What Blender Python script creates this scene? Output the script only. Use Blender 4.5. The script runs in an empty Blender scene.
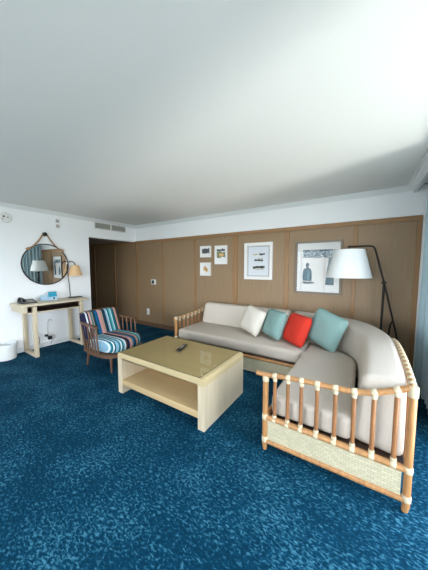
import bpy, bmesh, math, random
from mathutils import Vector, Matrix, Euler
from math import sin, cos, pi, radians as rad
random.seed(4)
S = bpy.context.scene
COL = S.collection

# ------------------------------------------------------------------ helpers
def srgb(r, g, b):
    f = lambda c: (c/255/12.92) if c/255 <= .04045 else ((c/255+.055)/1.055)**2.4
    return (f(r), f(g), f(b), 1)

def mat(name, col, rough=.6, metal=0, spec=.5, bump=None, vary=None, coat=0, sheen=0, trans=0):
    """bump=(scale,strength,stretch xyz); vary=(scale,amount,stretch)"""
    m = bpy.data.materials.new(name); m.use_nodes = True
    nt = m.node_tree; b = nt.nodes['Principled BSDF']
    b.inputs['Base Color'].default_value = col
    b.inputs['Roughness'].default_value = rough
    b.inputs['Metallic'].default_value = metal
    b.inputs['Specular IOR Level'].default_value = spec
    b.inputs['Coat Weight'].default_value = coat
    b.inputs['Sheen Weight'].default_value = sheen
    tc = nt.nodes.new('ShaderNodeTexCoord')
    def noise(scale, stretch, det=4):
        mp = nt.nodes.new('ShaderNodeMapping'); mp.inputs['Scale'].default_value = stretch
        nt.links.new(tc.outputs['Object'], mp.inputs['Vector'])
        n = nt.nodes.new('ShaderNodeTexNoise'); n.inputs['Scale'].default_value = scale
        n.inputs['Detail'].default_value = det
        nt.links.new(mp.outputs['Vector'], n.inputs['Vector']); return n
    if vary:
        n = noise(vary[0], vary[2])
        r = nt.nodes.new('ShaderNodeValToRGB')
        a = vary[1]
        r.color_ramp.elements[0].position = .3; r.color_ramp.elements[1].position = .7
        r.color_ramp.elements[0].color = tuple(c*(1-a) for c in col[:3])+(1,)
        r.color_ramp.elements[1].color = tuple(min(1, c*(1+a)) for c in col[:3])+(1,)
        nt.links.new(n.outputs['Fac'], r.inputs['Fac']); nt.links.new(r.outputs['Color'], b.inputs['Base Color'])
    if bump:
        n = noise(bump[0], bump[2])
        bp = nt.nodes.new('ShaderNodeBump'); bp.inputs['Strength'].default_value = bump[1]; bp.inputs['Distance'].default_value = .005
        nt.links.new(n.outputs['Fac'], bp.inputs['Height']); nt.links.new(bp.outputs['Normal'], b.inputs['Normal'])
    return m

def new(): return bmesh.new()

def box(bm, x0, x1, y0, y1, z0, z1, bev=0, seg=2):
    r = bmesh.ops.create_cube(bm, size=1)
    vs = r['verts']
    bmesh.ops.scale(bm, vec=(abs(x1-x0), abs(y1-y0), abs(z1-z0)), verts=vs)
    bmesh.ops.translate(bm, vec=((x0+x1)/2, (y0+y1)/2, (z0+z1)/2), verts=vs)
    if bev:
        es = list({e for v in vs for e in v.link_edges})
        bmesh.ops.bevel(bm, geom=es, offset=bev, segments=seg, affect='EDGES', profile=.5)
    return bm

def frame_at(t):
    t = t.normalized()
    up = Vector((0, 0, 1)) if abs(t.z) < .9 else Vector((1, 0, 0))
    a = t.cross(up).normalized(); return a, a.cross(t).normalized()

def tube(bm, pts, r, n=10, cap=True):
    """r: number or list of radii; parallel-transported rings"""
    pts = [Vector(p) for p in pts]
    rs = r if isinstance(r, (list, tuple)) else [r]*len(pts)
    rings = []; a = None
    for i, p in enumerate(pts):
        if i == 0: t = pts[1]-p
        elif i == len(pts)-1: t = p-pts[i-1]
        else: t = (pts[i+1]-p).normalized()+(p-pts[i-1]).normalized()
        t.normalize()
        if a is None: a, b = frame_at(t)
        else:
            a = (a-t*a.dot(t)).normalized(); b = a.cross(t).normalized()
        rings.append([bm.verts.new(p+rs[i]*(cos(2*pi*k/n)*a+sin(2*pi*k/n)*b)) for k in range(n)])
    for i in range(len(rings)-1):
        for k in range(n):
            bm.faces.new((rings[i][k], rings[i][(k+1) % n], rings[i+1][(k+1) % n], rings[i+1][k]))
    if cap:
        bm.faces.new(rings[0][::-1]); bm.faces.new(rings[-1])
    return bm

def lathe(bm, prof, c=(0, 0, 0), n=32, cap0=True, cap1=True):
    """prof list of (r,z)"""
    rings = [[bm.verts.new((c[0]+r*cos(2*pi*k/n), c[1]+r*sin(2*pi*k/n), c[2]+z)) for k in range(n)] for r, z in prof]
    for i in range(len(rings)-1):
        for k in range(n):
            bm.faces.new((rings[i][k], rings[i][(k+1) % n], rings[i+1][(k+1) % n], rings[i+1][k]))
    if cap0: bm.faces.new(rings[0][::-1])
    if cap1: bm.faces.new(rings[-1])
    return bm

def prism(bm, poly, z0, z1, axis='z'):
    """extruded polygon; poly is (a,b) pairs; axis z:(x,y) y:(x,z) x:(y,z)"""
    f = {'z': lambda a, b, h: (a, b, h), 'y': lambda a, b, h: (a, h, b), 'x': lambda a, b, h: (h, a, b)}[axis]
    lo = [bm.verts.new(f(a, b, z0)) for a, b in poly]; hi = [bm.verts.new(f(a, b, z1)) for a, b in poly]
    n = len(poly)
    bm.faces.new(lo); bm.faces.new(hi)
    for i in range(n): bm.faces.new((lo[i], lo[(i+1) % n], hi[(i+1) % n], hi[i]))
    return bm

def catmull(pts, n=8):
    pts = [Vector(p) for p in pts]; P = [pts[0]*2-pts[1]]+pts+[pts[-1]*2-pts[-2]]; out = []
    for i in range(1, len(P)-2):
        for k in range(n):
            t = k/n
            out.append(.5*((2*P[i])+(-P[i-1]+P[i+1])*t+(2*P[i-1]-5*P[i]+4*P[i+1]-P[i+2])*t*t+(-P[i-1]+3*P[i]-3*P[i+1]+P[i+2])*t**3))
    out.append(pts[-1]); return out

def obj(name, bm, m, parent=None, smooth=True, local=False, subsurf=0):
    """bm in world coordinates (or in the parent's own frame when local)"""
    bmesh.ops.recalc_face_normals(bm, faces=bm.faces[:])
    me = bpy.data.meshes.new(name)
    if parent is not None and not local:
        bmesh.ops.transform(bm, matrix=wmat(parent).inverted(), verts=bm.verts[:])
    bm.to_mesh(me); bm.free()
    me.materials.append(m)
    if smooth:
        for p in me.polygons: p.use_smooth = True
        try: me.set_sharp_from_angle(angle=rad(38))
        except Exception: pass
    o = bpy.data.objects.new(name, me); COL.objects.link(o)
    if parent is not None: o.parent = parent
    if subsurf:
        md = o.modifiers.new('sub', 'SUBSURF'); md.levels = subsurf; md.render_levels = subsurf
    return o

def wmat(o):
    m = Matrix.LocRotScale(o.location, o.rotation_euler, o.scale)
    return wmat(o.parent) @ m if o.parent else m

def tag(o, label, cat, group=None):
    o['label'] = label; o['category'] = cat
    if group: o['group'] = group
    return o

def thing(name, label, cat, loc=(0, 0, 0), rotz=0, group=None):
    o = bpy.data.objects.new(name, None); COL.objects.link(o)
    o.empty_display_size = .1
    o.location = loc; o.rotation_euler = (0, 0, rotz)
    return tag(o, label, cat, group)

def struct(name, bm, m, smooth=False, parent=None):
    o = obj(name, bm, m, parent, smooth=smooth)
    if parent is None: o['kind'] = 'structure'
    return o

# ------------------------------------------------------------------ materials
M = {}
M['ceiling'] = mat('ceiling_paint', srgb(230, 231, 227), .85, bump=(60, .08, (1, 1, 1)))
M['wall'] = mat('wall_paint', srgb(244, 246, 247), .8, bump=(80, .06, (1, 1, 1)))
M['white'] = mat('white_trim_paint', srgb(226, 230, 230), .5)
M['plastic_white'] = mat('white_plastic', srgb(228, 228, 224), .4)
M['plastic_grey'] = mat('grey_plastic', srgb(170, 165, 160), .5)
M['black'] = mat('black_plastic', srgb(16, 16, 18), .4)
M['dark_metal'] = mat('dark_bronze_metal', srgb(34, 30, 28), .4, metal=.6)
M['grille'] = mat('grille_metal', srgb(186, 186, 176), .5)
M['vent_shade'] = mat('vent_shade_dark', srgb(40, 40, 38), .9)
M['panel'] = mat('brown_wood_veneer', srgb(150, 124, 94), .5, vary=(9, .13, (14, 14, .35)), bump=(30, .06, (14, 14, .4)))
M['stile'] = mat('light_wood_stile', srgb(152, 115, 76), .45, vary=(10, .14, (12, 12, .4)))
M['rail'] = mat('light_wood_rail', srgb(152, 115, 76), .45, vary=(10, .14, (.4, 12, 12)))
M['basebrown'] = mat('brown_baseboard', srgb(112, 84, 62), .5, vary=(8, .1, (.4, 8, 8)))
M['pale_wood'] = mat('pale_oak', srgb(190, 171, 130), .42, vary=(6, .06, (.5, 10, 10)), bump=(25, .03, (.5, 10, 10)))
M['pale_side'] = mat('pale_oak_side', srgb(196, 181, 154), .4, vary=(6, .08, (4, 9, .4)))
M['shelf_wood'] = mat('tan_oak_shelf', srgb(186, 160, 118), .45, vary=(6, .06, (.5, 10, 10)))
M['desk_wood'] = mat('limed_oak', srgb(212, 198, 172), .5, vary=(7, .09, (8, .5, 8)))
M['desk_leg'] = mat('limed_oak_leg', srgb(206, 190, 162), .5, vary=(7, .09, (8, 8, .5)))
M['dark_wood'] = mat('dark_walnut', srgb(66, 46, 36), .5, vary=(8, .25, (6, .6, 6)))
M['chair_wood'] = mat('chair_teak', srgb(100, 71, 50), .45, vary=(10, .18, (6, 6, .8)))
M['rattan'] = mat('rattan_pole', srgb(174, 126, 78), .42, vary=(18, .2, (3, 3, .5)), bump=(40, .1, (3, 3, .5)))
M['rattan_dk'] = mat('rattan_spindle', srgb(148, 102, 64), .42, vary=(14, .2, (3, 3, .6)))
M['binding'] = mat('cream_rawhide_binding', srgb(204, 190, 160), .5, bump=(120, .5, (.2, .2, 2)))
M['sofa'] = mat('oatmeal_linen', srgb(203, 193, 181), .9, spec=.2, vary=(160, .07, (1, 1, 1)), bump=(320, .35, (1, 1, 1)))
M['seatfab'] = mat('grey_seat_linen', srgb(192, 181, 168), .9, spec=.2, vary=(160, .07, (1, 1, 1)), bump=(320, .35, (1, 1, 1)))
M['p_white'] = mat('cream_cotton', srgb(214, 207, 195), .9, spec=.2, bump=(260, .3, (1, 1, 1)))
M['p_teal'] = mat('seafoam_cotton', srgb(128, 158, 154), .9, spec=.2, bump=(260, .3, (1, 1, 1)))
M['p_red'] = mat('coral_red_cotton', srgb(204, 56, 42), .9, spec=.2, bump=(260, .3, (1, 1, 1)))
M['shade_w'] = mat('white_linen_shade', srgb(228, 232, 232), .85, spec=.2, bump=(200, .15, (1, 1, 3)))
M['shade_t'] = mat('tan_burlap_shade', srgb(226, 188, 142), .85, spec=.2, vary=(60, .1, (1, 1, 1)), bump=(180, .3, (1, 1, 1)))
M['rope'] = mat('tan_leather_strap', srgb(168, 134, 100), .7, bump=(90, .4, (1, 1, 1)))
M['mirror'] = mat('silvered_mirror', (.86, .88, .87, 1), .02, metal=1)
M['matboard'] = mat('white_mat_board', srgb(236, 236, 234), .7)
M['frame_w'] = mat('white_frame_lacquer', srgb(236, 234, 230), .4)
M['frame_g'] = mat('pewter_frame', srgb(128, 116, 102), .5)
M['ink'] = mat('dark_green_ink', srgb(58, 64, 50), .7, vary=(40, .5, (1, 1, 1)))
M['ink_y'] = mat('ochre_ink', srgb(190, 172, 96), .7, vary=(40, .2, (1, 1, 1)))
M['paper_blue'] = mat('pale_blue_paper', srgb(230, 234, 240), .7)
M['teal_ink'] = mat('deep_teal_ink', srgb(6, 82, 100), .7, vary=(30, .35, (1, 1, 1)))
M['leaf_ink'] = mat('leafy_teal_ink', srgb(6, 82, 100), .7, vary=(55, .5, (1, 1, 1)))
_r = next(n for n in M['leaf_ink'].node_tree.nodes if n.type == 'VALTORGB').color_ramp
_r.elements[0].position = .5; _r.elements[0].color = srgb(6, 82, 100); _r.elements[1].position = .6; _r.elements[1].color = srgb(214, 222, 224)
M['ink_blue'] = mat('mid_teal_ink', srgb(92, 150, 170), .7, vary=(40, .3, (1, 1, 1)))
M['ink_grey'] = mat('charcoal_ink', srgb(86, 88, 92), .7, vary=(60, .45, (1, 1, 1)))
M['ink_green'] = mat('olive_ink', srgb(128, 134, 104), .7, vary=(55, .4, (1, 1, 1)))
M['ink_orange'] = mat('apricot_ink', srgb(222, 178, 120), .7, vary=(60, .3, (1, 1, 1)))
M['sign_teal'] = mat('turquoise_card', srgb(30, 150, 182), .5)
M['sign_pale'] = mat('ice_blue_card', srgb(176, 208, 230), .4)
M['exterior'] = mat('balcony_concrete', srgb(206, 198, 184), .9)
M['alum'] = mat('white_door_metal', srgb(210, 214, 214), .4)

def glassy(name, tint, gloss=.1, rough=.02, ior=1.45):
    m = bpy.data.materials.new(name); m.use_nodes = True; nt = m.node_tree
    nt.nodes.clear()
    out = nt.nodes.new('ShaderNodeOutputMaterial'); mx = nt.nodes.new('ShaderNodeMixShader')
    t = nt.nodes.new('ShaderNodeBsdfTransparent'); t.inputs[0].default_value = tint
    g = nt.nodes.new('ShaderNodeBsdfGlossy'); g.inputs['Roughness'].default_value = rough
    fr = nt.nodes.new('ShaderNodeFresnel'); fr.inputs['IOR'].default_value = ior
    gm = nt.nodes.new('ShaderNodeNewGeometry'); sb = nt.nodes.new('ShaderNodeMath'); sb.operation = 'SUBTRACT'; sb.inputs[0].default_value = 1
    nt.links.new(gm.outputs['Backfacing'], sb.inputs[1]); ml = nt.nodes.new('ShaderNodeMath'); ml.operation = 'MULTIPLY'
    nt.links.new(fr.outputs[0], ml.inputs[0]); nt.links.new(sb.outputs[0], ml.inputs[1]); nt.links.new(ml.outputs[0], mx.inputs[0]); nt.links.new(t.outputs[0], mx.inputs[1]); nt.links.new(g.outputs[0], mx.inputs[2])
    nt.links.new(mx.outputs[0], out.inputs[0]); return m
M['glass'] = glassy('clear_glass', (.97, .98, .98, 1))
M['glass_top'] = glassy('green_edge_glass', (.96, .95, .90, 1), ior=1.5)
M['glass_art'] = glassy('picture_glass', (.98, .98, .98, 1), ior=1.36)

M['glass_edge'] = mat('green_glass_edge', srgb(52, 62, 50), .2)
# carpet: deep blue ground with broken lighter flecks
def carpet():
    m = bpy.data.materials.new('blue_fleck_carpet'); m.use_nodes = True; nt = m.node_tree
    b = nt.nodes['Principled BSDF']; b.inputs['Roughness'].default_value = .95; b.inputs['Specular IOR Level'].default_value = .1
    N = nt.nodes.new; L = nt.links.new
    tc = N('ShaderNodeTexCoord')
    def nz(scale, rot, st, det=2, dist=0):
        mp = N('ShaderNodeMapping'); mp.inputs['Rotation'].default_value = (0, 0, rot); mp.inputs['Scale'].default_value = st
        L(tc.outputs['Object'], mp.inputs['Vector'])
        n = N('ShaderNodeTexNoise'); n.inputs['Scale'].default_value = scale; n.inputs['Detail'].default_value = det
        n.inputs['Distortion'].default_value = dist
        L(mp.outputs['Vector'], n.inputs['Vector']); return n
    fine = nz(44, rad(8), (1, 1.9, 1), 2, .6)
    fine2 = nz(40, rad(-58), (1, 1.9, 1), 2, .6)
    pick = nz(7, 0, (1, 1, 1), 2)
    patch = nz(2.6, 0, (1, 1.2, 1), 3)
    def mth(op, a, b_=None):
        n = N('ShaderNodeMath'); n.operation = op
        for i, v in enumerate((a, b_)):
            if v is None: continue
            if isinstance(v, (int, float)): n.inputs[i].default_value = v
            else: L(v, n.inputs[i])
        return n.outputs[0]
    g = mth('GREATER_THAN', pick.outputs['Fac'], .5)
    mixf = N('ShaderNodeMix'); L(g, mixf.inputs['Factor']); L(fine.outputs['Fac'], mixf.inputs[2]); L(fine2.outputs['Fac'], mixf.inputs[3])
    s = mth('ADD', mixf.outputs[0], mth('MULTIPLY', mth('SUBTRACT', patch.outputs['Fac'], .5), .35))
    r = N('ShaderNodeValToRGB'); e = r.color_ramp.elements
    e[0].position = .40; e[0].color = srgb(2, 48, 70)
    e[1].position = .73; e[1].color = srgb(64, 122, 146)
    k = e.new(.53); k.color = srgb(4, 60, 86)
    L(s, r.inputs['Fac']); L(r.outputs['Color'], b.inputs['Base Color'])
    bp = N('ShaderNodeBump'); bp.inputs['Strength'].default_value = .5; bp.inputs['Distance'].default_value = .006
    L(s, bp.inputs['Height']); L(bp.outputs['Normal'], b.inputs['Normal'])
    return m
M['carpet'] = carpet()

# woven cane panel
def woven(name, axis):
    m = bpy.data.materials.new(name); m.use_nodes = True; nt = m.node_tree
    b = nt.nodes['Principled BSDF']; b.inputs['Roughness'].default_value = .6
    N = nt.nodes.new; L = nt.links.new
    tc = N('ShaderNodeTexCoord'); mp = N('ShaderNodeMapping')
    mp.inputs['Rotation'].default_value = (rad(-90), 0, 0) if axis == 'y' else (0, rad(90), 0)
    L(tc.outputs['Object'], mp.inputs['Vector'])
    br = N('ShaderNodeTexBrick'); br.inputs['Scale'].default_value = 1
    br.inputs['Brick Width'].default_value = .034; br.inputs['Row Height'].default_value = .017
    br.inputs['Mortar Size'].default_value = .0022; br.inputs['Mortar Smooth'].default_value = .6
    br.inputs['Color1'].default_value = srgb(206, 197, 168); br.inputs['Color2'].default_value = srgb(188, 181, 152); br.inputs['Mortar'].default_value = srgb(176, 164, 130)
    L(mp.outputs['Vector'], br.inputs['Vector']); L(br.outputs['Color'], b.inputs['Base Color'])
    bp = N('ShaderNodeBump'); bp.inputs['Strength'].default_value = .6; bp.inputs['Distance'].default_value = .004; bp.invert = True
    L(br.outputs['Fac'], bp.inputs['Height']); L(bp.outputs['Normal'], b.inputs['Normal'])
    return m
M['woven'] = woven('woven_cane', 'y'); M['woven_x'] = woven('woven_cane_side', 'x')

# striped chair fabric, stripes across the local y axis
def striped(name, order):
    m = bpy.data.materials.new(name); m.use_nodes = True; nt = m.node_tree
    b = nt.nodes['Principled BSDF']; b.inputs['Roughness'].default_value = .9; b.inputs['Specular IOR Level'].default_value = .2
    N = nt.nodes.new; L = nt.links.new
    tc = N('ShaderNodeTexCoord'); sp = N('ShaderNodeSeparateXYZ'); L(tc.outputs['Object'], sp.inputs[0])
    mr = N('ShaderNodeMapRange'); mr.inputs['From Min'].default_value = -.31; mr.inputs['From Max'].default_value = .31
    L(sp.outputs['Y'], mr.inputs['Value'])
    r = N('ShaderNodeValToRGB'); r.color_ramp.interpolation = 'CONSTANT'
    W, NV, PK, TL, TN, BL, DG, CY, LB, BR = [srgb(*c) for c in [(206, 216, 218), (28, 32, 60), (188, 142, 136), (16, 104, 116), (150, 130, 100), (22, 84, 128), (12, 58, 66), (84, 168, 176), (126, 164, 186), (62, 46, 48)]]
    if order == 'back': seq = [(0, NV), (.055, W), (.085, NV), (.125, PK), (.165, TL), (.20, TN), (.225, DG), (.28, BL), (.36, PK), (.43, TN), (.455, PK), (.475, DG), (.53, NV), (.56, LB), (.605, W), (.625, TL), (.675, CY), (.715, W), (.735, TL), (.79, DG), (.82, PK), (.86, TN), (.88, BR), (.93, NV), (.96, TL)]
    else: seq = [(0, LB), (.045, W), (.06, LB), (.07, TL), (.095, W), (.115, DG), (.13, TL), (.14, LB), (.18, TL), (.215, W), (.24, TL), (.275, LB), (.30, W), (.325, BR), (.37, NV), (.42, PK), (.48, TN), (.505, BL), (.57, DG), (.61, PK), (.66, TN), (.68, TL), (.73, CY), (.77, W), (.79, TL), (.83, NV), (.87, PK), (.91, BR), (.95, PK)]
    e = r.color_ramp.elements; e[0].position = 0; e[0].color = seq[0][1]; e[1].position = seq[1][0]; e[1].color = seq[1][1]
    for p_, c in seq[2:]:
        k = e.new(p_); k.color = c
    L(mr.outputs[0], r.inputs['Fac']); L(r.outputs['Color'], b.inputs['Base Color'])
    return m
M['stripe'] = striped('striped_back_fabric', 'back'); M['stripe_seat'] = striped('striped_seat_fabric', 'seat')

# curtain fabric
M['curtain'] = mat('grey_teal_curtain', srgb(182, 208, 218), .85, spec=.2, bump=(150, .2, (1, 1, .3)))

# ------------------------------------------------------------------ dimensions
CX, CY_, CZ = 4.8495, -3.8552, 1.45
ZC = 2.465       # ceiling
ZP = 2.092       # top of wood panelling
XR = 5.66        # window wall
YR = -6.4        # wall behind the camera
# ------------------------------------------------------------------ room shell
bm = new(); box(bm, -4.0, XR+.2, YR-.2, .2, -.12, 0); struct('floor', bm, M['carpet'])
bm = new(); box(bm, -.15, XR+.2, YR-.2, .2, ZC, ZC+.15); struct('ceiling', bm, M['ceiling'])
# left wall with the hall opening y -1.185..0, head at 2.075
bm = new()
box(bm, -.14, 0, YR-.2, -1.185, 0, ZC); box(bm, -.14, 0, -1.185, .0, 2.075, ZC)
struct('wall_left', bm, M['wall'])
# back wall: white band over the panelling
bm = new(); box(bm, -.14, XR+.2, 0, .14, ZP, ZC); struct('wall_back', bm, M['wall'])
bm = new(); box(bm, -4.0, 5.43, 0, .14, 0, ZP); struct('wall_panelling', bm, M['panel'])
bm = new(); box(bm, 5.43, XR+.2, 0.004, .14, 0, ZP); struct('wall_corner', bm, M['wall'])
# hall shell
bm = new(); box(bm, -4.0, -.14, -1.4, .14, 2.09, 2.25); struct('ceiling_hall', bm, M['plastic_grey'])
bm = new(); box(bm, -4.1, -4.0, -1.5, .2, 0, 2.25); struct('wall_hall_end', bm, M['panel'])
bm = new(); box(bm, -4.0, -.14, -1.5, -1.3, 0, 2.25); struct('wall_hall_left', bm, M['panel'])
# window wall (right): two openings, unseen pier between them added to shape the ceiling light band
WY0, WY1, WZ0, WZ1 = -3.0, -1.42, .06, 2.28
VY0, VY1 = -5.9, -4.3
bm = new()
box(bm, XR, XR+.16, WY1, .2, 0, ZC); box(bm, XR, XR+.16, VY1, WY0, 0, ZC); box(bm, XR, XR+.16, YR-.2, VY0, 0, ZC); box(bm, XR, XR+.16, VY0, VY1, WZ1, ZC); box(bm, XR, XR+.16, VY0, VY1, -.05, WZ0)
box(bm, XR, XR+.16, WY0, WY1, WZ1, ZC); box(bm, XR, XR+.16, WY0, WY1, -.05, WZ0)
struct('wall_right', bm, M['wall'])
# wall behind the camera with a wide sliding door
RX0, RX1, RZ1 = 1.7, 4.4, 2.15
bm = new()
box(bm, -.14, RX0, YR-.16, YR, 0, ZC); box(bm, RX1, XR+.2, YR-.16, YR, 0, ZC); box(bm, RX0, RX1, YR-.16, YR, RZ1, ZC)
struct('wall_rear', bm, M['wall'])

def glazed(name, horiz, a0, a1, z0, z1, plane, n, fr=.05):
    """frame with n panes in a wall plane; horiz 'y' = along y at x=plane"""
    bm = new()
    def bx(p0, p1, q0, q1, t=.05):
        if horiz == 'y': box(bm, plane, plane+t, p0, p1, q0, q1)
        else: box(bm, p0, p1, plane-t, plane, q0, q1)
    bx(a0, a1, z0, z0+fr); bx(a0, a1, z1-fr, z1)
    w = (a1-a0)/n
    for i in range(n+1):
        c = a0+i*w; c0 = max(a0, c-fr/2); c1 = min(a1, c+fr/2)
        if i == 0: c1 = a0+fr
        if i == n: c0 = a1-fr
        bx(c0, c1, z0+fr, z1-fr)
    o = struct(name, bm, M['alum'])
    for i in range(n):
        b2 = new(); p0 = a0+i*w+fr*(.5 if i else 1); p1 = a0+(i+1)*w-fr*(.5 if i < n-1 else 1)
        if horiz == 'y': box(b2, plane+.022, plane+.028, p0, p1, z0+fr, z1-fr)
        else: box(b2, p0, p1, plane-.028, plane-.022, z0+fr, z1-fr)
        obj('pane', b2, M['glass'], o, smooth=False)
    return o
glazed('window_1', 'y', WY0, WY1, WZ0, WZ1, XR+.03, 1)
glazed('window_3', 'y', VY0, VY1, WZ0, WZ1, XR+.03, 1)
glazed('window_2', 'x', RX0, RX1, 0.0, RZ1, YR-.04, 3, .07)
# balcony outside
bm = new(); box(bm, XR+.16, XR+.5, -9, 2, -.14, -.04); struct('ground_balcony', bm, M['exterior'])

# crown mouldings
def crown(poly_dir, name, a0, a1):
    prof = [(0, 0), (.0, -.062), (.012, -.062), (.018, -.05), (.03, -.035), (.046, -.02), (.055, -.012), (.055, 0)]
    bm = new()
    if poly_dir == 'back': prism(bm, [(-u, ZC+v) for u, v in prof], a0, a1, 'x')
    elif poly_dir == 'left': prism(bm, [(u, ZC+v) for u, v in prof], a0, a1, 'y')
    return struct(name, bm, M['white'])
crown('back', 'trim_1', 0, 5.3)
crown('left', 'trim_2', YR, 0)
# pelmet along the window wall, in front of the curtain pocket
bm = new()
prism(bm, [(5.355, 2.375), (5.325, 2.375), (5.318, 2.40), (5.30, 2.42), (5.285, 2.445), (5.265, 2.45), (5.265, ZC), (5.355, ZC)], YR, 0, 'y')
struct('trim_3', bm, M['white'])
# panelling trim: top rail, stiles, baseboard
bm = new(); box(bm, -4.0, 5.43, -.022, 0, ZP-.062, ZP, .004); struct('trim_4', bm, M['rail'])
k = 5
for x, w in [(-2.8, .05), (-1.86, .05), (-.885, .05), (.03, .055), (.936, .04), (1.875, .055), (2.822, .095), (3.774, .075), (4.729, .05), (5.405, .05)]:
    bm = new(); box(bm, x-w/2, x+w/2, -.014, 0, .10, ZP-.062, .003); struct('trim_%d' % k, bm, M['stile']); k += 1
bm = new(); box(bm, -4.0, 5.43, -.02, 0, 0, .10, .004); struct('baseboard_back', bm, M['basebrown'])
bm = new(); box(bm, 0, .014, YR, -1.185, 0, .085, .004); struct('baseboard_left', bm, M['white'])

# ------------------------------------------------------------------ vent, detector, switches
t = thing('air_vent', 'wide white air conditioning grille in the soffit above the hall opening', 'vent', (0, -.67, 2.275))
bm = new()
for (y0, y1, z0, z1) in [(-1.06, -.285, 2.265, 2.285), (-1.06, -.285, 2.40, 2.42), (-1.06, -1.04, 2.285, 2.40), (-.305, -.285, 2.285, 2.40), (-.69, -.655, 2.285, 2.40)]:
    box(bm, 0, .014, y0, y1, z0, z1)
obj('frame', bm, M['plastic_white'], t)
bm = new(); box(bm, .001, .003, -1.04, -.305, 2.285, 2.40); obj('shade_backing', bm, M['vent_shade'], t)  # flat dark sheet, the shade behind the louvres put in as colour
for (a, b) in [(-1.04, -.69), (-.655, -.305)]:
    bm = new()
    for i in range(7):
        z = 2.292+i*.0165
        prism(bm, [(.003, z), (.012, z+.004), (.012, z+.010), (.003, z+.006)], a, b, 'y')
    for i in range(1, 8): box(bm, .003, .011, a+(b-a)*i/8-.002, a+(b-a)*i/8+.002, 2.285, 2.40)
    obj('louvre', bm, M['grille'], t)

t = thing('smoke_detector', 'round off-white detector with dark holes high on the white wall', 'detector', (0, -2.51, 2.24))
bm = new(); lathe(bm, [(.082, 0), (.082, .016), (.07, .03), (.03, .034)], n=28)
bmesh.ops.rotate(bm, cent=(0, 0, 0), matrix=Matrix.Rotation(pi/2, 3, 'Y'), verts=bm.verts[:])
bmesh.ops.translate(bm, vec=(0, -2.51, 2.24), verts=bm.verts[:])
obj('body', bm, M['plastic_white'], t)
for dy, dz, r, mm in [(-.03, .012, .014, 'black'), (.022, .004, .013, 'plastic_grey'), (-.045, -.03, .01, 'plastic_grey')]:
    bm = new(); lathe(bm, [(r, .028), (r, .036)], n=14)
    bmesh.ops.rotate(bm, cent=(0, 0, 0), matrix=Matrix.Rotation(pi/2, 3, 'Y'), verts=bm.verts[:])
    bmesh.ops.translate(bm, vec=(0, -2.51+dy, 2.24+dz), verts=bm.verts[:])
    obj('sensor', bm, M[mm], t)
for z, nm in [(2.305, 'upper of two small grey wall sensors above the mirror'), (2.213, 'lower of two small grey wall sensors above the mirror')]:
    bm = new(); box(bm, 0, .018, -1.79, -1.735, z-.027, z+.027, .006)
    tag(obj('wall_sensor', bm, M['plastic_grey']), nm, 'sensor', 'small wall sensors')

t = thing('thermostat', 'white wall thermostat with black screen on the brown panelling', 'thermostat', (.63, 0, 1.04))
bm = new(); box(bm, .555, .705, -.026, 0, 1.035, 1.155, .008); obj('case', bm, M['plastic_white'], t)
bm = new(); box(bm, .588, .662, -.029, -.024, 1.058, 1.135, .002); obj('screen', bm, M['black'], t)
t = thing('wall_outlet', 'white socket plate low on the brown panelling', 'outlet', (.41, 0, .28))
bm = new(); box(bm, .365, .455, -.01, 0, .275, .43, .004); obj('plate', bm, M['plastic_white'], t)
for z in (.315, .39):
    bm = new(); box(bm, .39, .43, -.014, -.008, z-.024, z+.024, .004); obj('socket', bm, M['white'], t)

# ------------------------------------------------------------------ mirror
MY, MZ, MR = -1.985, 1.497, .37
t = thing('wall_mirror', 'round mirror in a thin dark frame hung from a strap above the desk', 'mirror', (0, MY, MZ-MR))
def disc_x(bm, prof, y, z, n=64, c0=True, c1=True):
    lathe(bm, prof, n=n, cap0=c0, cap1=c1)
    bmesh.ops.rotate(bm, cent=(0, 0, 0), matrix=Matrix.Rotation(pi/2, 3, 'Y'), verts=bm.verts[:])
    bmesh.ops.translate(bm, vec=(0, y, z), verts=bm.verts[:])
bm = new(); disc_x(bm, [(MR-.012, .012), (MR-.012, .022)], MY, MZ); obj('glass', bm, M['mirror'], t)
bm = new(); disc_x(bm, [(MR-.014, .005), (MR, .005), (MR, .034), (MR-.014, .034), (MR-.014, .005)], MY, MZ, c0=False, c1=False); obj('frame', bm, M['dark_metal'], t)
hk = (.03, MY, 2.035)
bm = new(); disc_x(bm, [(.036, 0), (.036, .04), (.03, .052), (.014, .056)], MY, 2.035, n=24); obj('hook', bm, M['black'], t)
bm = new()
tube(bm, catmull([(.02, MY-.275, 1.765), (.022, MY-.2, 1.80), (.025, MY-.1, 1.915), (.028, MY-.03, 2.03), (.03, MY, 2.05), (.028, MY+.03, 2.03), (.025, MY+.1, 1.915), (.022, MY+.2, 1.80), (.02, MY+.275, 1.765)], 5), .0135, 8)
st = obj('strap', bm, M['rope'], t)
for s in (-1, 1):
    bm = new(); tube(bm, [(.035, MY+s*.235, 1.772), (.035, MY+s*.262, 1.765), (.035, MY+s*.29, 1.752)], [.02, .026, .018], 10); obj('knot', bm, M['rope'], st)

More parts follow.
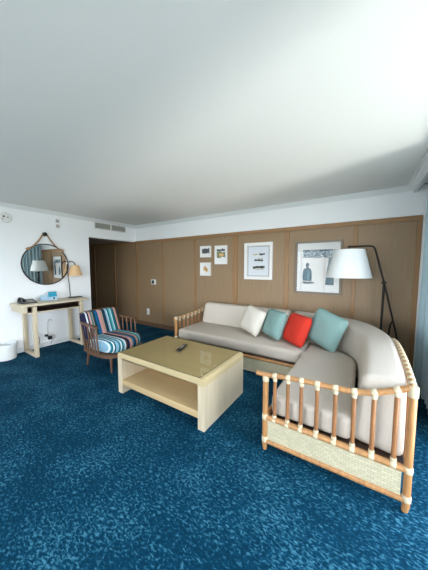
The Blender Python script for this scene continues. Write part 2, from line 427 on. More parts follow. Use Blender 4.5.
# ------------------------------------------------------------------ desk
t = thing('console_desk', 'narrow limed oak desk with open dark slot and loop legs against the white wall', 'desk', (.25, -2.05, 0))
bm = new(); box(bm, .012, .505, -2.54, -1.49, .832, .862, .003); obj('top', bm, M['desk_wood'], t)
bm = new(); box(bm, .02, .49, -2.52, -2.455, .735, .832, .003); obj('end_block', bm, M['desk_wood'], t)
bm = new(); box(bm, .02, .485, -2.455, -1.60, .725, .74); box(bm, .02, .04, -2.455, -1.60, .74, .832); box(bm, .02, .48, -1.615, -1.60, .74, .832)
obj('slot', bm, M['dark_wood'], t)
bm = new(); box(bm, .470, .49, -2.455, -1.60, .715, .735, .002); obj('lower_rail', bm, M['desk_wood'], t)
for yc in (-2.36, -1.635):
    for x0, x1 in ((.43, .50), (.012, .075)):
        bm = new(); box(bm, x0, x1, yc-.026, yc+.026, .0, .82 if x0 > .2 else .735, .003); obj('leg', bm, M['desk_leg'], t)
    bm = new(); box(bm, .075, .43, yc-.026, yc+.026, .0, .05, .003); obj('runner', bm, M['desk_leg'], t)

# desk phone
t = thing('telephone', 'black desk telephone on the near end of the oak desk', 'telephone', (.2, -2.37, .862))
bm = new(); prism(bm, [(.12, .862), (.33, .862), (.33, .873), (.14, .915), (.12, .915)], -2.47, -2.26, 'y'); obj('base', bm, M['black'], t)
bm = new(); tube(bm, catmull([(.13, -2.44, .925), (.16, -2.44, .942), (.23, -2.44, .945), (.30, -2.44, .93), (.33, -2.44, .91)], 4), [.022]*4+[.016]*9+[.022]*4, 10); obj('handset', bm, M['black'], t)
bm = new()
for i in range(3):
    for j in range(4): box(bm, .19+j*.03, .21+j*.03, -2.37+i*.03, -2.35+i*.03, .885-j*.0066+.0, .905-j*.0066, .002)
obj('keypad', bm, M['plastic_grey'], t)

def tent(name, label, y0, y1, z1, x, m, dep=.07):
    t = thing(name, label, 'card', (x, (y0+y1)/2, .862), 0, 'tent cards on the desk')
    bm = new(); prism(bm, [(x+dep/2, .862), (x+dep/2-.004, .862), (x-.002, z1), (x+.002, z1)], y0, y1, 'y'); obj('front_flap', bm, m[0], t)
    bm = new(); prism(bm, [(x-dep/2, .862), (x-dep/2+.004, .862), (x+.002, z1), (x-.002, z1)], y0, y1, 'y'); obj('back_flap', bm, m[1], t)
    return t
tent('tent_card', 'pale blue folded card standing on the desk beside the turquoise card', -2.15, -2.03, .955, .14, (M['sign_pale'], M['sign_pale']))
t = tent('tent_card', 'folded card with a turquoise head standing on the desk', -2.045, -1.915, 1.01, .18, (M['sign_pale'], M['sign_pale']))
def onflap(u0, u1, v0, v1, m, nm, lift=.0015):      # flat print lying on the sloping front flap
    x, dep, zt, zb = .18, .07, 1.01, .862
    bm = new(); y0, y1 = -2.045, -1.915
    P = []
    for u, v in ((u0, v0), (u1, v0), (u1, v1), (u0, v1)):
        s = v; P.append(bm.verts.new((x+dep/2*(1-s)+.002*s+lift, y0+u*(y1-y0), zb+s*(zt-zb))))
    f = bm.faces.new(P); r = bmesh.ops.extrude_face_region(bm, geom=[f])
    bmesh.ops.translate(bm, vec=(.0008, 0, 0), verts=[v for v in r['geom'] if isinstance(v, bmesh.types.BMVert)])
    obj(nm, bm, m, t, smooth=False)
onflap(0, 1, .42, 1, M['sign_teal'], 'printed_band')
onflap(.5, .72, .12, .34, M['ink_grey'], 'printed_mark')

# desk lamp
t = thing('table_lamp', 'small dark table lamp with a tan cone shade on the desk', 'lamp', (.13, -1.57, .862))
bm = new(); box(bm, .06, .20, -1.68, -1.455, .862, .876, .004); obj('base', bm, M['dark_metal'], t)
bm = new(); tube(bm, catmull([(.13, -1.655, .87), (.13, -1.665, 1.1), (.13, -1.685, 1.36), (.13, -1.69, 1.46), (.13, -1.665, 1.535), (.13, -1.625, 1.56), (.13, -1.57, 1.545), (.13, -1.545, 1.50)], 5), .008, 8); obj('pole', bm, M['dark_metal'], t)
bm = new(); lathe(bm, [(.125, 1.285), (.062, 1.485), (.058, 1.485), (.121, 1.285), (.125, 1.285)], (.13, -1.545, 0), 32, False, False); sh = obj('lamp_shade', bm, M['shade_t'], t)
bm = new(); tube(bm, [(.13, -1.605, 1.483), (.13, -1.485, 1.483)], .003, 6); tube(bm, [(.13, -1.545, 1.50), (.13, -1.545, 1.455)], .012, 8); obj('spider', bm, M['dark_metal'], sh)

# waste bin
t = thing('waste_bin', 'white round waste bin on the carpet beside the desk', 'bin', (.15, -2.655, 0))
bm = new(); lathe(bm, [(.115, 0), (.125, .01), (.135, .235), (.131, .24), (.120, .02), (.02, .015)], (.15, -2.655, 0), 32, True, True); obj('body', bm, M['plastic_white'], t)
bm = new(); lathe(bm, [(.1355, .19), (.139, .235), (.134, .246), (.125, .235), (.122, .10)], (.15, -2.655, 0), 32, False, False); obj('liner', bm, M['white'], t)

# outlet, adapters and cord under the desk
t = thing('power_socket', 'white socket with a cord on the wall under the desk', 'socket', (0, -2.0, .17))
bm = new(); box(bm, 0, .008, -2.045, -1.925, .15, .235, .003); obj('plate', bm, M['plastic_white'], t)
bm = new(); box(bm, .008, .05, -2.075, -2.03, .185, .225, .008); tag_o = obj('adapter', bm, M['black'], t)
bm = new(); box(bm, .008, .06, -2.03, -1.965, .12, .185, .012); obj('adapter', bm, M['black'], t)
bm = new(); tube(bm, catmull([(.03, -2.02, .2), (.02, -2.025, .32), (.02, -2.015, .44), (.02, -1.99, .49), (.02, -1.96, .48), (.02, -1.95, .45)], 5), .005, 6)
tube(bm, catmull([(.05, -1.99, .18), (.05, -1.94, .20), (.04, -1.92, .15), (.03, -1.96, .10), (.02, -1.985, .03)], 5), .005, 6); obj('cord', bm, M['plastic_grey'], t)
t = thing('phone_jack', 'small jack plate with black plug on the wall behind the near desk leg', 'socket', (0, -2.22, .22))
bm = new(); box(bm, 0, .008, -2.24, -2.17, .2, .3, .003); obj('plate', bm, M['plastic_white'], t)
bm = new(); box(bm, .008, .045, -2.235, -2.19, .245, .285, .008); obj('plug', bm, M['black'], t)
bm = new(); tube(bm, catmull([(.04, -2.2, .26), (.05, -2.17, .2), (.04, -2.17, .1), (.03, -2.19, .02)], 5), .005, 6); obj('cord', bm, M['black'], t)

# ------------------------------------------------------------------ pictures on the panelling
def picture(name, label, x0, x1, z0, z1, fw, fm, mats, dep=.028):
    t = thing(name, label, 'picture', ((x0+x1)/2, 0, z0), 0, 'framed pictures on the panelling')
    bm = new()
    y0, y1 = -dep, 0
    for (a, b, c, d) in [(x0, x1, z0, z0+fw), (x0, x1, z1-fw, z1), (x0, x0+fw, z0+fw, z1-fw), (x1-fw, x1, z0+fw, z1-fw)]:
        box(bm, a, b, y0, y1, c, d)
    obj('frame', bm, fm, t)
    bm = new(); box(bm, x0+fw, x1-fw, -.012, -.004, z0+fw, z1-fw); obj('mat_board', bm, mats, t)
    return t
def flat(t, nm, poly, m, y=-.0135):
    bm = new(); prism(bm, poly, y, y+.0012, 'y'); return obj(nm, bm, m, t, smooth=False)
def rect(x0, x1, z0, z1): return [(x0, z0), (x1, z0), (x1, z1), (x0, z1)]
def ragged(x0, x1, z0, z1, n, a, seed):
    r = random.Random(seed); up = [(x0+(x1-x0)*i/n, z1-r.random()*a) for i in range(n+1)]; dn = [(x0+(x1-x0)*i/n, z0+r.random()*a) for i in range(n+1)]
    return dn+up[::-1]
tA = picture('framed_picture', 'small framed grey landscape print, upper left of the three small pictures', 2.025, 2.285, 1.645, 1.872, .016, M['frame_w'], M['matboard'])
flat(tA, 'print', ragged(2.065, 2.245, 1.715, 1.83, 9, .02, 1), M['ink_grey'])
tB = picture('framed_picture', 'small framed apricot sketch hanging below the grey landscape print', 2.022, 2.28, 1.275, 1.542, .016, M['frame_w'], M['matboard'])
flat(tB, 'print', ragged(2.10, 2.17, 1.36, 1.48, 5, .03, 2), M['ink_orange']); flat(tB, 'print', ragged(2.15, 2.21, 1.34, 1.44, 5, .03, 3), M['ink_orange'])
tC = picture('framed_picture', 'tall small framed olive and grey print right of the two smallest pictures', 2.375, 2.655, 1.505, 1.864, .016, M['frame_w'], M['matboard'])
flat(tC, 'print', ragged(2.42, 2.61, 1.62, 1.76, 9, .03, 4), M['ink_green']); flat(tC, 'print', ragged(2.42, 2.61, 1.75, 1.81, 9, .02, 5), M['ink_grey'])
flat(tC, 'print', ragged(2.48, 2.57, 1.65, 1.72, 5, .02, 9), M['ink_orange'], -.0148)
tD = picture('framed_picture', 'white framed print of three rows of dark shapes on pale ground', 3.021, 3.542, 1.232, 1.875, .052, M['frame_w'], M['matboard'], .04)
flat(tD, 'print', rect(3.09, 3.475, 1.30, 1.805), M['paper_blue'], -.0134)
bm = new()
for (a, b, c, d) in [(3.085, 3.48, 1.292, 1.298), (3.085, 3.48, 1.807, 1.813), (3.085, 3.091, 1.298, 1.807), (3.474, 3.48, 1.298, 1.807)]: box(bm, a, b, -.016, -.012, c, d)
obj('liner', bm, M['ink_grey'], tD, smooth=False)
for i, (a, b, c, d, m) in enumerate([(3.18, 3.27, 1.655, 1.69, 'ink_y'), (3.30, 3.40, 1.65, 1.695, 'ink'), (3.21, 3.37, 1.545, 1.592, 'ink'), (3.18, 3.40, 1.42, 1.475, 'ink'), (3.18, 3.40, 1.395, 1.42, 'ink_y'), (3.26, 3.38, 1.592, 1.61, 'ink_y')]):
    flat(tD, 'printed_shape', ragged(a, b, c, d, 10, .016, 20+i), M[m], -.0148)
tE = picture('framed_picture', 'large pewter framed teal print behind the floor lamp shade', 3.918, 4.578, 1.038, 1.848, .028, M['frame_g'], M['matboard'], .035)
flat(tE, 'print', rect(4.03, 4.475, 1.18, 1.72), M['frame_w'], -.0134)
# leafy canopy band, sitting figure and trunk, all in teal ink
rr = random.Random(8)
flat(tE, 'canopy', ragged(4.03, 4.475, 1.585, 1.722, 30, .014, 31), M['leaf_ink'], -.0146)
flat(tE, 'figure', [(4.035, 1.235), (4.165, 1.235), (4.168, 1.33), (4.162, 1.395), (4.145, 1.425), (4.118, 1.437), (4.114, 1.45), (4.124, 1.468), (4.126, 1.492), (4.116, 1.512), (4.10, 1.518), (4.084, 1.512), (4.075, 1.492), (4.077, 1.468), (4.086, 1.45), (4.082, 1.437), (4.055, 1.425), (4.038, 1.395), (4.03, 1.33)], M['teal_ink'], -.0146)
flat(tE, 'figure_highlight', [(4.10, 1.26), (4.125, 1.26), (4.13, 1.38), (4.118, 1.40), (4.105, 1.37)], M['ink_blue'], -.0158)
flat(tE, 'ground', ragged(4.03, 4.20, 1.18, 1.235, 12, .02, 33), M['teal_ink'], -.0146)
flat(tE, 'trunk', [(4.36, 1.18), (4.475, 1.18), (4.475, 1.60), (4.40, 1.60), (4.385, 1.45), (4.37, 1.34)], M['teal_ink'], -.0146)
bm = new(); box(bm, 3.94, 4.556, -.024, -.021, 1.06, 1.826); obj('glass', bm, M['glass_art'], tE, smooth=False)
bm = new(); box(bm, 3.073, 3.49, -.024, -.021, 1.284, 1.823); obj('glass', bm, M['glass_art'], tD, smooth=False)

# ------------------------------------------------------------------ curtain
t = thing('curtain', 'grey teal pleated drape hanging by the window at the wall corner', 'curtain', (5.47, -.7, 0))
bm = new()
n = 150; y0, y1 = -1.40, -.03
rows = [(.015, 1), (.7, .95), (1.5, .85), (2.2, .7), (2.42, .55)]
grid = []
for z, a in rows:
    grid.append([bm.verts.new((5.475+a*.04*sin(i*2*pi/11.5)+.008*sin(i*.9+z), y0+(y1-y0)*i/n+a*.008*sin(i*4*pi/11.5), z)) for i in range(n+1)])
for r in range(len(rows)-1):
    for i in range(n): bm.faces.new((grid[r][i], grid[r][i+1], grid[r+1][i+1], grid[r+1][i]))
ret = bmesh.ops.extrude_face_region(bm, geom=bm.faces[:])
bmesh.ops.translate(bm, vec=(.004, 0, 0), verts=[v for v in ret['geom'] if isinstance(v, bmesh.types.BMVert)])
obj('drape', bm, M['curtain'], t)
bm = new(); box(bm, 5.45, 5.50, -1.42, -.02, 2.425, 2.455); obj('track', bm, M['white'], t)

# ------------------------------------------------------------------ coffee table
X0, X1, Y0, Y1, TZ = 2.507, 3.728, -2.285, -1.512, .476
t = thing('coffee_table', 'low pale oak coffee table with glass cover and open shelf', 'table', ((X0+X1)/2, (Y0+Y1)/2, 0))
bm = new(); R_ = .03
arc = lambda cx, cz, a0, a1, n=5: [(cx+R_*cos(a0+(a1-a0)*i/n), cz+R_*sin(a0+(a1-a0)*i/n)) for i in range(n+1)]
prism(bm, [(X0, TZ-.068)]+arc(X0+R_, TZ-R_, pi, pi/2)+arc(X1-R_, TZ-R_, pi/2, 0)+[(X1, TZ-.068)], Y0, Y1, 'y')
obj('top', bm, M['pale_wood'], t)
for x0, x1 in ((X0, X0+.07), (X1-.07, X1)):
    bm = new(); box(bm, x0, x1, Y0, Y1, 0, TZ-.068); obj('side_panel', bm, M['pale_side'], t, smooth=False)
bm = new(); box(bm, X0+.07, X1-.07, Y0+.004, Y1-.004, .10, .165, .002); obj('shelf', bm, M['shelf_wood'], t)
bm = new(); box(bm, X0+.07, X1-.07, Y0, Y0+.02, TZ-.0685, TZ-.06); obj('apron', bm, M['pale_wood'], t)
bm = new(); box(bm, X0+.07, X1-.07, -1.91, -1.885, .165, TZ-.068); obj('divider', bm, M['shelf_wood'], t)
bm = new(); box(bm, X0+.03, X1-.05, Y0+.008, Y1-.012, TZ+.0005, TZ+.0085, .002, 1); gc = obj('glass_cover', bm, M['glass_top'], t)
gc.data.materials.append(M['glass_edge'])
for p in gc.data.polygons:
    if abs(p.normal.z) < .5: p.material_index = 1

t = thing('remote_control', 'black remote control lying on the glass coffee table', 'remote', (3.065, -1.81, TZ+.0087), rad(20))
t.rotation_euler = (0, 0, math.atan2(-1.705+1.905, 3.035-3.10)-pi/2)
bm = new(); box(bm, -.026, .026, -.105, .105, 0, .02, .007, 3); obj('case', bm, M['black'], t, local=True)
bm = new()
for i in range(6):
    for j in range(3): box(bm, -.017+j*.013, -.009+j*.013, -.05+i*.018, -.04+i*.018, .0195, .0215, .001, 1)
obj('buttons', bm, M['plastic_grey'], t, local=True)

# ------------------------------------------------------------------ sofa
SX0, SX1, SYF, SYE = 2.235, 5.115, -1.02, -2.17      # left arm x, right frame x, front of long run, end frame y
t = thing('corner_sofa', 'L-shaped rattan corner sofa with oatmeal cushions along the panelled wall', 'sofa', (3.9, -.6, 0))
def pole(nm, pts, r, m=None, n=10, par=None):
    bm = new(); tube(bm, pts, r, n); return obj(nm, bm, m or M['rattan'], par or t)
def wrap(par, p, d, r, l=.05, nm='binding'):
    p = Vector(p); d = Vector(d).normalized()
    bm = new(); tube(bm, [p-d*l/2, p-d*(l/2-.004), p+d*(l/2-.004), p+d*l/2], [r*.96, r+.002, r+.002, r*.96], 12)
    return obj(nm, bm, M['binding'], par)
RA = [(4.165, .612), (4.24, .612), (4.40, .63), (4.55, .640), (4.70, .645), (4.83, .655), (4.93, .678), (5.03, .722), (5.09, .752), (5.115, .765)]
def railz(x):
    for (a, za), (b, zb) in zip(RA, RA[1:]):
        if a <= x <= b: return za+(zb-za)*(x-a)/(b-a)
    return RA[-1][1]
# end frame facing the camera
po = pole('post', [(4.24, SYE, 0), (4.24, SYE, .05), (4.24, SYE, .61)], [.014, .022, .022])
for z in (.275, .09, .585): wrap(po, (4.24, SYE, z), (0, 0, 1), .0232, .045)
po = pole('post', [(SX1-.005, SYE, -0.0), (SX1, SYE, .04), (SX1, SYE, .765)], [.016, .0205, .0205])
for z in (.265, .085): wrap(po, (SX1, SYE, z), (0, 0, 1), .0215, .04)
wrap(po, (SX1, SYE, .74), (0, 0, 1), .0225, .065)
ra = pole('arm_rail', catmull([(x, SYE, z) for x, z in RA], 4), .018)
for x in (4.43, 4.62, 4.98): pass
lo = pole('lower_rail', [(4.24, SYE, .272), (SX1, SYE, .262)], .022)
bo = pole('bottom_rail', [(4.24, SYE, .075), (SX1, SYE, .072)], .02)
bm = new(); box(bm, 4.262, SX1-.03, SYE-.006, SYE+.010, .09, .252); obj('woven_panel', bm, M['woven'], t, smooth=False)
for x in (4.313, 4.411, 4.506, 4.611, 4.723, 4.830, 4.934, 5.044):
    zt = railz(x)
    sp = pole('spindle', [(x, SYE, .272), (x, SYE, zt)], .0135, M['rattan_dk'])
    wrap(sp, (x, SYE, zt), (1, 0, (railz(x+.02)-railz(x-.02))/.04), .0200, .032)
    wrap(sp, (x, SYE, zt-.028), (0, 0, 1), .0145, .026)
    wrap(sp, (x, SYE, .267), (1, 0, 0), .0222, .03)
    wrap(sp, (x, SYE, .297), (0, 0, 1), .0145, .024)
# right / back outer path (x,y) of the frame
OUT = [(SX1, SYE), (SX1+.012, -1.9), (SX1+.018, -1.5), (SX1+.012, -1.1), (5.09, -.86), (4.99, -.58), (4.82, -.36), (4.60, -.24), (4.3, -.16), (4.0, -.115), (3.6, -.09), (3.0, -.085), (2.5, -.085), (SX0, -.085)]
zr = lambda x, y: .755 if y < -1.3 else (.74 if y < -.9 else .70)
rail_pts = catmull([(x, y, zr(x, y)) for x, y in OUT], 6)
br = pole('back_rail', rail_pts, .017)
lr = pole('back_lower_rail', [(p.x, p.y, .265) for p in rail_pts], .02)
acc = 0; nxt = .06; items = []
for a, b in zip(rail_pts, rail_pts[1:]):
    L_ = (b-a).length
    while acc+L_ >= nxt:
        items.append((a.lerp(b, (nxt-acc)/L_), (b-a).normalized())); nxt += .085 if nxt < 1.5 else .17
    acc += L_
for i, (p, d) in enumerate(items):
    sp = pole('back_spindle', [(p.x, p.y, .265), (p.x, p.y, p.z)], .0125, M['rattan_dk'], 8)
    wrap(sp, p, d, .0188, .04)
# left arm frame (mirrors the end frame, along y at x = SX0)
LA = [(-1.05, .585), (-1.0, .585), (-.8, .597), (-.5, .61), (-.3, .635), (-.16, .665), (-.085, .685)]
pole('arm_rail', catmull([(SX0, y, z) for y, z in LA], 4), .019)
po = pole('post', [(SX0, -1.0, 0), (SX0, -1.0, .04), (SX0, -1.0, .60)], [.017, .026, .026])
for z in (.275, .09, .595): wrap(po, (SX0, -1.0, z), (0, 0, 1), .027, .05)
pole('post', [(SX0, -.085, 0), (SX0, -.085, .70)], [.026, .026])
pole('lower_rail', [(SX0, -1.0, .272), (SX0, -.085, .272)], .022)
pole('bottom_rail', [(SX0, -1.0, .075), (SX0, -.085, .075)], .02)
bm = new(); box(bm, SX0-.008, SX0+.008, -.98, -.1, .09, .252); obj('woven_panel', bm, M['woven_x'], t, smooth=False)
for y in (-.91, -.80, -.69, -.58, -.47, -.36, -.25):
    zt = next(za+(zb-za)*(y-a)/(b-a) for (a, za), (b, zb) in zip(LA, LA[1:]) if a <= y <= b)
    sp = pole('spindle', [(SX0, y, .272), (SX0, y, zt)], .0155, M['rattan_dk'])
    wrap(sp, (SX0, y, zt), (0, 1, .1), .0215, .034); wrap(sp, (SX0, y, zt-.034), (0, 0, 1), .0175, .034)
# base: sill poles and front panels
pole('sill_rail', [(SX0, SYF, .235), (4.24, SYF, .235), (4.24, SYE, .262)], .021)
bm = new(); box(bm, SX0+.02, 4.235, SYF+.004, SYF+.018, .03, .222); obj('front_panel', bm, M['woven'], t, smooth=False)
bm = new(); box(bm, 4.232, 4.246, SYE+.03, SYF+.01, .09, .25); obj('front_panel', bm, M['woven_x'], t, smooth=False)
bm = new(); prism(bm, [(SX0+.02, SYF+.02), (4.25, SYF+.02), (4.25, SYE+.03), (SX1-.02, SYE+.03), (SX1-.005, -1.1), (5.06, -.86), (4.96, -.6), (4.80, -.39), (4.59, -.27), (4.3, -.19), (4.0, -.145), (3.6, -.12), (SX0+.02, -.12)], .225, .262); obj('deck', bm, M['dark_wood'], t, smooth=False)
pole('sofa_foot', [(4.21, SYF+.02, 0), (4.21, SYF+.02, .23)], .024)

# cushions
def softbox(name, poly_fn, m, par):
    bm = new(); poly_fn(bm); return obj(name, bm, m, par)
def seat(name, poly, z0, z1, r=.05, seg=4, m=None, puff=.012):
    bm = new(); prism(bm, poly, z0, z1)
    es = bm.edges[:]
    bmesh.ops.recalc_face_normals(bm, faces=bm.faces[:])
    bmesh.ops.bevel(bm, geom=es, offset=r, segments=seg, affect='EDGES', profile=.5)
    bmesh.ops.triangulate(bm, faces=[f for f in bm.faces if len(f.verts) > 4])
    return obj(name, bm, m or M['seatfab'], t)
seat('seat_cushion', [(SX0+.04, SYF+.005), (4.215, SYF+.005), (4.27, -.92), (4.27, -.40), (SX0+.04, -.30)], .262, .425)
seat('seat_cushion', [(4.262, SYE+.05), (4.825, SYE+.05), (4.822, -1.0), (4.79, -.86), (4.70, -.76), (4.58, -.70), (4.275, -.62), (4.275, -.92), (4.23, -1.02), (4.262, -1.1)], .262, .435, .045)

def backcush(name, path, prof, m):
    """path outer-face (x,y) points; prof list of (u inward, z)"""
    bm = new(); P = [Vector((x, y, 0)) for x, y in path]; rings = []
    nP = len(P)
    L_ = [0]
    for a, b in zip(P, P[1:]): L_.append(L_[-1]+(b-a).length)
    ends = .045
    for i, p in enumerate(P):
        tg = (P[min(i+1, nP-1)]-P[max(i-1, 0)]).normalized(); inn = Vector((tg.y, -tg.x, 0))
        rings.append([(p+inn*u+Vector((0, 0, z))) for u, z in prof])
    cen = lambda r: sum(r, Vector())/len(r)
    # rounded ends: shrink copies of the end rings
    def endcap(r, d):
        c = cen(r); out = []
        for k in range(1, 4):
            a = k/3*pi/2
            f = 1-(1-cos(a))*.32; out.append([c+(v-c)*Vector((1, 1, 1)).x*1 if False else c+(v-c)*f+d*ends*sin(a) for v in r])
        return out
    d0 = (P[0]-P[1]).normalized(); d1 = (P[-1]-P[-2]).normalized()
    allr = endcap(rings[0], d0)[::-1]+rings+endcap(rings[-1], d1)
    vs = [[bm.verts.new(v) for v in r] for r in allr]; m_ = len(prof)
    for i in range(len(vs)-1):
        for k in range(m_): bm.faces.new((vs[i][k], vs[i][(k+1) % m_], vs[i+1][(k+1) % m_], vs[i+1][k]))
    bm.faces.new(vs[0][::-1]); bm.faces.new(vs[-1])
    return obj(name, bm, m, t)
def rprof(pts, r=.05, n=4):
    out = []
    for i, p in enumerate(pts):
        p = Vector(p); a = Vector(pts[i-1]); b = Vector(pts[(i+1) % len(pts)])
        da = (a-p).normalized(); db = (b-p).normalized()
        for k in range(n+1):
            s = k/n; q0 = p+da*r; q1 = p+db*r
            out.append(((1-s)**2*q0+2*s*(1-s)*p+s*s*q1)[:])
    return out
inner = [(p.x, p.y) for p in rail_pts]
def offs(path, d):
    o = []
    for i, (x, y) in enumerate(path):
        a = path[max(i-1, 0)]; b = path[min(i+1, len(path)-1)]
        tx, ty = b[0]-a[0], b[1]-a[1]; l = math.hypot(tx, ty); o.append((x-ty/l*d, y+tx/l*d))
    return o
ip = offs(inner, .014)           # just inside the rail (path runs from the camera end to the left arm)
SPLIT = 3.93
longp = [p for p in ip if p[0] < SPLIT and p[1] > -.3 and p[0] > SX0+.10][::-1]
corn = [p for p in ip if not (p[0] < SPLIT+.06 and p[1] > -.3)]
corn = [p for p in corn if p[1] > SYE+.09]
corn = [(SX1-.014, SYE+.085)]+corn
backcush('back_cushion', longp, rprof([(0, .30), (.31, .30), (.17, .775), (.02, .775)], .05), M['sofa'])
backcush('corner_bolster', corn[::-1], rprof([(0, .265), (.285, .265), (.235, .745), (.005, .775)], .05), M['sofa'])

# ------------------------------------------------------------------ scatter cushions
def pillow(name, label, loc, eul, size, m, thick=.085):
    tt = None
    bm = new(); n = 16; top = []; bot = []
    for i in range(n+1):
        ra_, rb_ = [], []
        for j in range(n+1):
            u = -1+2*i/n; v = -1+2*j/n
            pin = 1-.03*(1-u*u)*abs(v)-.06*u**6; pin2 = 1-.03*(1-v*v)*abs(u)-.06*v**6
            x = u*size/2*pin2; z = v*size/2*pin
            h = thick*((1-u**4)*(1-v**4))**.5
            h += .004*sin(5*u+2*v)*(1-u*u)*(1-v*v)
            ra_.append(bm.verts.new((x, -h-.002, z)))
            rb_.append(bm.verts.new((x, h*.8+.002, z)))
        top.append(ra_); bot.append(rb_)
    for i in range(n):
        for j in range(n):
            bm.faces.new((top[i][j], top[i+1][j], top[i+1][j+1], top[i][j+1])); bm.faces.new((bot[i][j], bot[i][j+1], bot[i+1][j+1], bot[i+1][j]))
    for i in range(n):
        bm.faces.new((top[i][0], bot[i][0], bot[i+1][0], top[i+1][0])); bm.faces.new((top[i][n], top[i+1][n], bot[i+1][n], bot[i][n]))
        bm.faces.new((top[0][i], top[0][i+1], bot[0][i+1], bot[0][i])); bm.faces.new((top[n][i], bot[n][i], bot[n][i+1], top[n][i+1]))
    o = obj(name, bm, m)
    a, b, c = [rad(q) for q in eul]
    o.matrix_world = Matrix.Translation(loc) @ Matrix.Rotation(a, 4, 'Z') @ Matrix.Rotation(b, 4, 'X') @ Matrix.Rotation(c, 4, 'Y')
    tag(o, label, 'cushion', 'scatter cushions on the sofa')
    return o
pillow('throw_pillow', 'cream white scatter cushion, the farthest of the row from the floor lamp', (3.465, -.64, .648), (-24, -19, 11), .40, M['p_white'])
pillow('throw_pillow', 'seafoam scatter cushion between the white one and the red one', (3.805, -.66, .645), (-37, -18, 2), .40, M['p_teal'])
pillow('throw_pillow', 'coral red scatter cushion on the corner sofa', (4.13, -.72, .625), (-41, -22, 1), .41, M['p_red'])
pillow('throw_pillow', 'large seafoam scatter cushion tilted in the sofa corner right of the red one', (4.475, -.70, .67), (-28, -14, 15), .45, M['p_teal'])

# ------------------------------------------------------------------ floor lamp behind the sofa
t = thing('floor_lamp', 'dark boom floor lamp with white cone shade in the corner behind the sofa', 'lamp', (5.06, -.3, 0))
LY = -.3
bm = new(); tube(bm, [(5.05, LY, 0), (5.062, LY, 1.26)], .014, 10); obj('pole', bm, M['dark_metal'], t)
bm = new(); tube(bm, [(4.66, LY-.06, 1.715), (4.90, LY-.01, 1.715), (4.935, LY, 1.705), (4.955, LY, 1.67), (5.062, LY, 1.255), (5.20, LY, .67), (5.34, LY, .02)], .011, 10); obj('boom', bm, M['dark_metal'], t)
bm = new(); tube(bm, [(5.045, LY, 1.24), (5.078, LY, 1.268)], .022, 12); tube(bm, [(5.062, LY-.04, 1.255), (5.062, LY+.03, 1.255)], .012, 10); obj('pivot', bm, M['dark_metal'], t)
bm = new(); tube(bm, [(5.17, LY, .79), (5.15, LY+.02, .73), (5.10, LY+.12, .02)], .010, 8); obj('strut', bm, M['dark_metal'], t)
SC = (4.678, -.40, 0)
bm = new(); lathe(bm, [(.262, 1.315), (.172, 1.672), (.169, 1.672), (.259, 1.315), (.262, 1.315)], SC, 48, False, False); sh = obj('lamp_shade', bm, M['shade_w'], t)
bm = new(); tube(bm, [(4.66, LY-.06, 1.715), (4.678, -.40, 1.70), (4.678, -.40, 1.64)], .008, 8); tube(bm, [(4.53, -.40, 1.668), (4.87, -.40, 1.668)], .004, 6); tube(bm, [(4.678, -.57, 1.668), (4.678, -.23, 1.668)], .004, 6); tube(bm, [(4.678, -.40, 1.64), (4.678, -.40, 1.56)], .02, 10); obj('spider', bm, M['dark_metal'], sh)
bm = new(); lathe(bm, [(.012, 1.56), (.03, 1.52), (.034, 1.48), (.022, 1.445), (.004, 1.435)], SC, 16); obj('bulb', bm, M['plastic_white'], sh)

# ------------------------------------------------------------------ striped armchair (local frame faces +x)
CHX, CHY = 1.70, -1.79
t = thing('armchair', 'wooden spindle armchair with multicoloured striped cushions beside the coffee table', 'armchair', (CHX, CHY, 0), rad(5))
def cobj(nm, bm, m, par=None): return obj(nm, bm, m, par or t, local=True)
def csub(nm, bm, m, par): return obj(nm, bm, m, par, local=True)
# seat ring (D shape, rounded front)
ring = [(-.34, -.27), (-.1, -.325), (.15, -.335), (.26, -.30), (.35, -.19), (.385, 0), (.35, .19), (.26, .30), (.15, .335), (-.1, .325), (-.34, .27)]
bm = new(); rp = catmull([(x, y, 0) for x, y in ring], 5); prism(bm, [(p.x, p.y) for p in rp], .205, .25); cobj('seat_frame', bm, M['chair_wood'])
for x, y, dx, dy in [(.25, -.26, .03, -.02), (.25, .26, .03, .02), (-.24, -.25, -.03, -.02), (-.24, .25, -.03, .02)]:
    bm = new(); tube(bm, [(x, y, .22), (x+dx, y+dy, 0)], [.021, .012], 12); cobj('leg', bm, M['chair_wood'])
for s in (-1, 1):
    arm = catmull([(-.40, s*.262, .64), (-.30, s*.295, .64), (-.15, s*.325, .634), (0, s*.345, .626), (.085, s*.345, .618)], 5)
    bm = new(); vs = []
    for i, p in enumerate(arm):
        w = .022 if 2 < i < len(arm)-2 else .018
        vs.append([bm.verts.new((p.x, p.y+a*w, p.z+b*.014)) for a, b in ((-1, -1), (1, -1), (1, 1), (-1, 1))])
    for i in range(len(vs)-1):
        for k in range(4): bm.faces.new((vs[i][k], vs[i][(k+1) % 4], vs[i+1][(k+1) % 4], vs[i+1][k]))
    bm.faces.new(vs[0]); bm.faces.new(vs[-1])
    cobj('armrest', bm, M['chair_wood'])
    for i in range(6):
        x = -.34+i*.082; ya = .28+(x+.34)*.165
        bm = new(); tube(bm, [(x*.95+.03, s*(ya-.01), .24), (x, s*ya, .625)], .0115, 8); cobj('spindle', bm, M['chair_wood'])
    bm = new(); tube(bm, [(-.31, s*.26, .24), (-.385, s*.262, .62), (-.41, s*.262, .765)], [.016, .015, .012], 10); cobj('back_post', bm, M['chair_wood'])
bm = new(); tube(bm, catmull([(-.41, -.262, .755), (-.435, -.15, .765), (-.44, 0, .765), (-.435, .15, .765), (-.41, .262, .755)], 4), .014, 8); cobj('back_rail', bm, M['chair_wood'])
for i in range(5):
    y = -.18+i*.09; bm = new(); tube(bm, [(-.33, y, .24), (-.437, y*1.0, .765)], .010, 8); cobj('back_spindle', bm, M['chair_wood'])
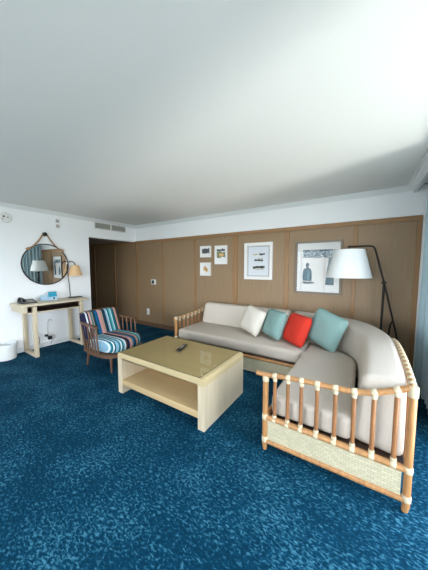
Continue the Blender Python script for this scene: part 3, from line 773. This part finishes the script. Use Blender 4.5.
# cushions
bm = new()
cp = catmull([(-.20, -.27, 0), (.0, -.292, 0), (.16, -.29, 0), (.28, -.25, 0), (.36, -.14, 0), (.385, 0, 0), (.36, .14, 0), (.28, .25, 0), (.16, .29, 0), (.0, .292, 0), (-.20, .27, 0)], 5)
cz = [(-.045, .252), (-.012, .268), (0, .30), (.006, .345), (0, .39), (-.015, .42), (-.05, .437), (-.12, .443)]
rg = []
for d, z in cz:
    rg.append([bm.verts.new((p.x*(1+d/.33)+(.09*d/.33), p.y*(1+d/.29), z)) for p in cp])
for a_, b_ in zip(rg, rg[1:]):
    for k_ in range(len(cp)): bm.faces.new((a_[k_], a_[(k_+1) % len(cp)], b_[(k_+1) % len(cp)], b_[k_]))
bm.faces.new(rg[0][::-1]); bm.faces.new(rg[-1])
cobj('seat_cushion', bm, M['stripe_seat'])
bm = new(); box(bm, -.075, .075, -.30, .30, 0, .43)
bmesh.ops.bevel(bm, geom=bm.edges[:], offset=.055, segments=5, affect='EDGES', profile=.5)
bmesh.ops.rotate(bm, cent=(0, 0, 0), matrix=Matrix.Rotation(rad(-20), 3, 'Y'), verts=bm.verts[:])
bmesh.ops.translate(bm, vec=(-.20, 0, .375), verts=bm.verts[:])
cobj('back_cushion', bm, M['stripe'])

# ------------------------------------------------------------------ camera
cam = bpy.data.cameras.new('camera'); co = bpy.data.objects.new('camera', cam); COL.objects.link(co)
yaw, pitch = .5756496, .0773406
co.location = (CX, CY_, CZ)
co.rotation_euler = (pi/2-pitch, 0, yaw)
cam.sensor_fit = 'HORIZONTAL'; cam.sensor_width = 36; cam.lens = 231.139/428*36
cam.clip_start = .02
S.camera = co

# ------------------------------------------------------------------ light
w = bpy.data.worlds.new('sky'); S.world = w; w.use_nodes = True
nt = w.node_tree; bg = nt.nodes['Background']
tc = nt.nodes.new('ShaderNodeTexCoord'); sp = nt.nodes.new('ShaderNodeSeparateXYZ'); nt.links.new(tc.outputs['Generated'], sp.inputs[0])
mr = nt.nodes.new('ShaderNodeMapRange'); mr.inputs['From Min'].default_value = -1; mr.inputs['From Max'].default_value = 1
nt.links.new(sp.outputs['Z'], mr.inputs['Value'])
rp_ = nt.nodes.new('ShaderNodeValToRGB'); e = rp_.color_ramp.elements
e[0].position = .0; e[0].color = (.30, .33, .33, 1); e[1].position = 1; e[1].color = (.40, .52, .72, 1)
k1 = e.new(.44); k1.color = (.64, .67, .65, 1); k2 = e.new(.54); k2.color = (1.75, 1.85, 1.98, 1); k3 = e.new(.68); k3.color = (1.25, 1.38, 1.55, 1)
nt.links.new(mr.outputs[0], rp_.inputs['Fac']); nt.links.new(rp_.outputs['Color'], bg.inputs['Color'])
bg.inputs['Strength'].default_value = 7.2

def area(name, loc, direction, sx, sy, power, col=(1, 1, 1), portal=False):
    l = bpy.data.lights.new(name, 'AREA'); l.shape = 'RECTANGLE'; l.size = sx; l.size_y = sy; l.energy = power; l.color = col
    o = bpy.data.objects.new(name, l); COL.objects.link(o); o.location = loc
    o.rotation_euler = Vector(direction).to_track_quat('-Z', 'Y').to_euler()
    if portal: l.cycles.is_portal = True
    return o
# sky portals at the two openings
area('window_portal', (XR+.15, (WY0+WY1)/2, (WZ0+WZ1)/2), (-1, 0, 0), WY1-WY0, WZ1-WZ0, 1, portal=True)
area('window_portal', (XR+.15, (VY0+VY1)/2, (WZ0+WZ1)/2), (-1, 0, 0), VY1-VY0, WZ1-WZ0, 1, portal=True)
area('door_portal', ((RX0+RX1)/2, YR-.15, RZ1/2), (0, 1, 0), RX1-RX0, RZ1, 1, portal=True)
# sun glinting up from the terrace outside the window
area('terrace_bounce', (12, -3.9, -2.6), (-8.5, 1.6, 5.0), 1.7, .9, 500, (1, .97, .91))

S.view_settings.view_transform = 'Standard'; S.view_settings.look = 'None'
S.view_settings.exposure = 0.12; S.view_settings.gamma = 1; S.view_settings.use_curve_mapping = False
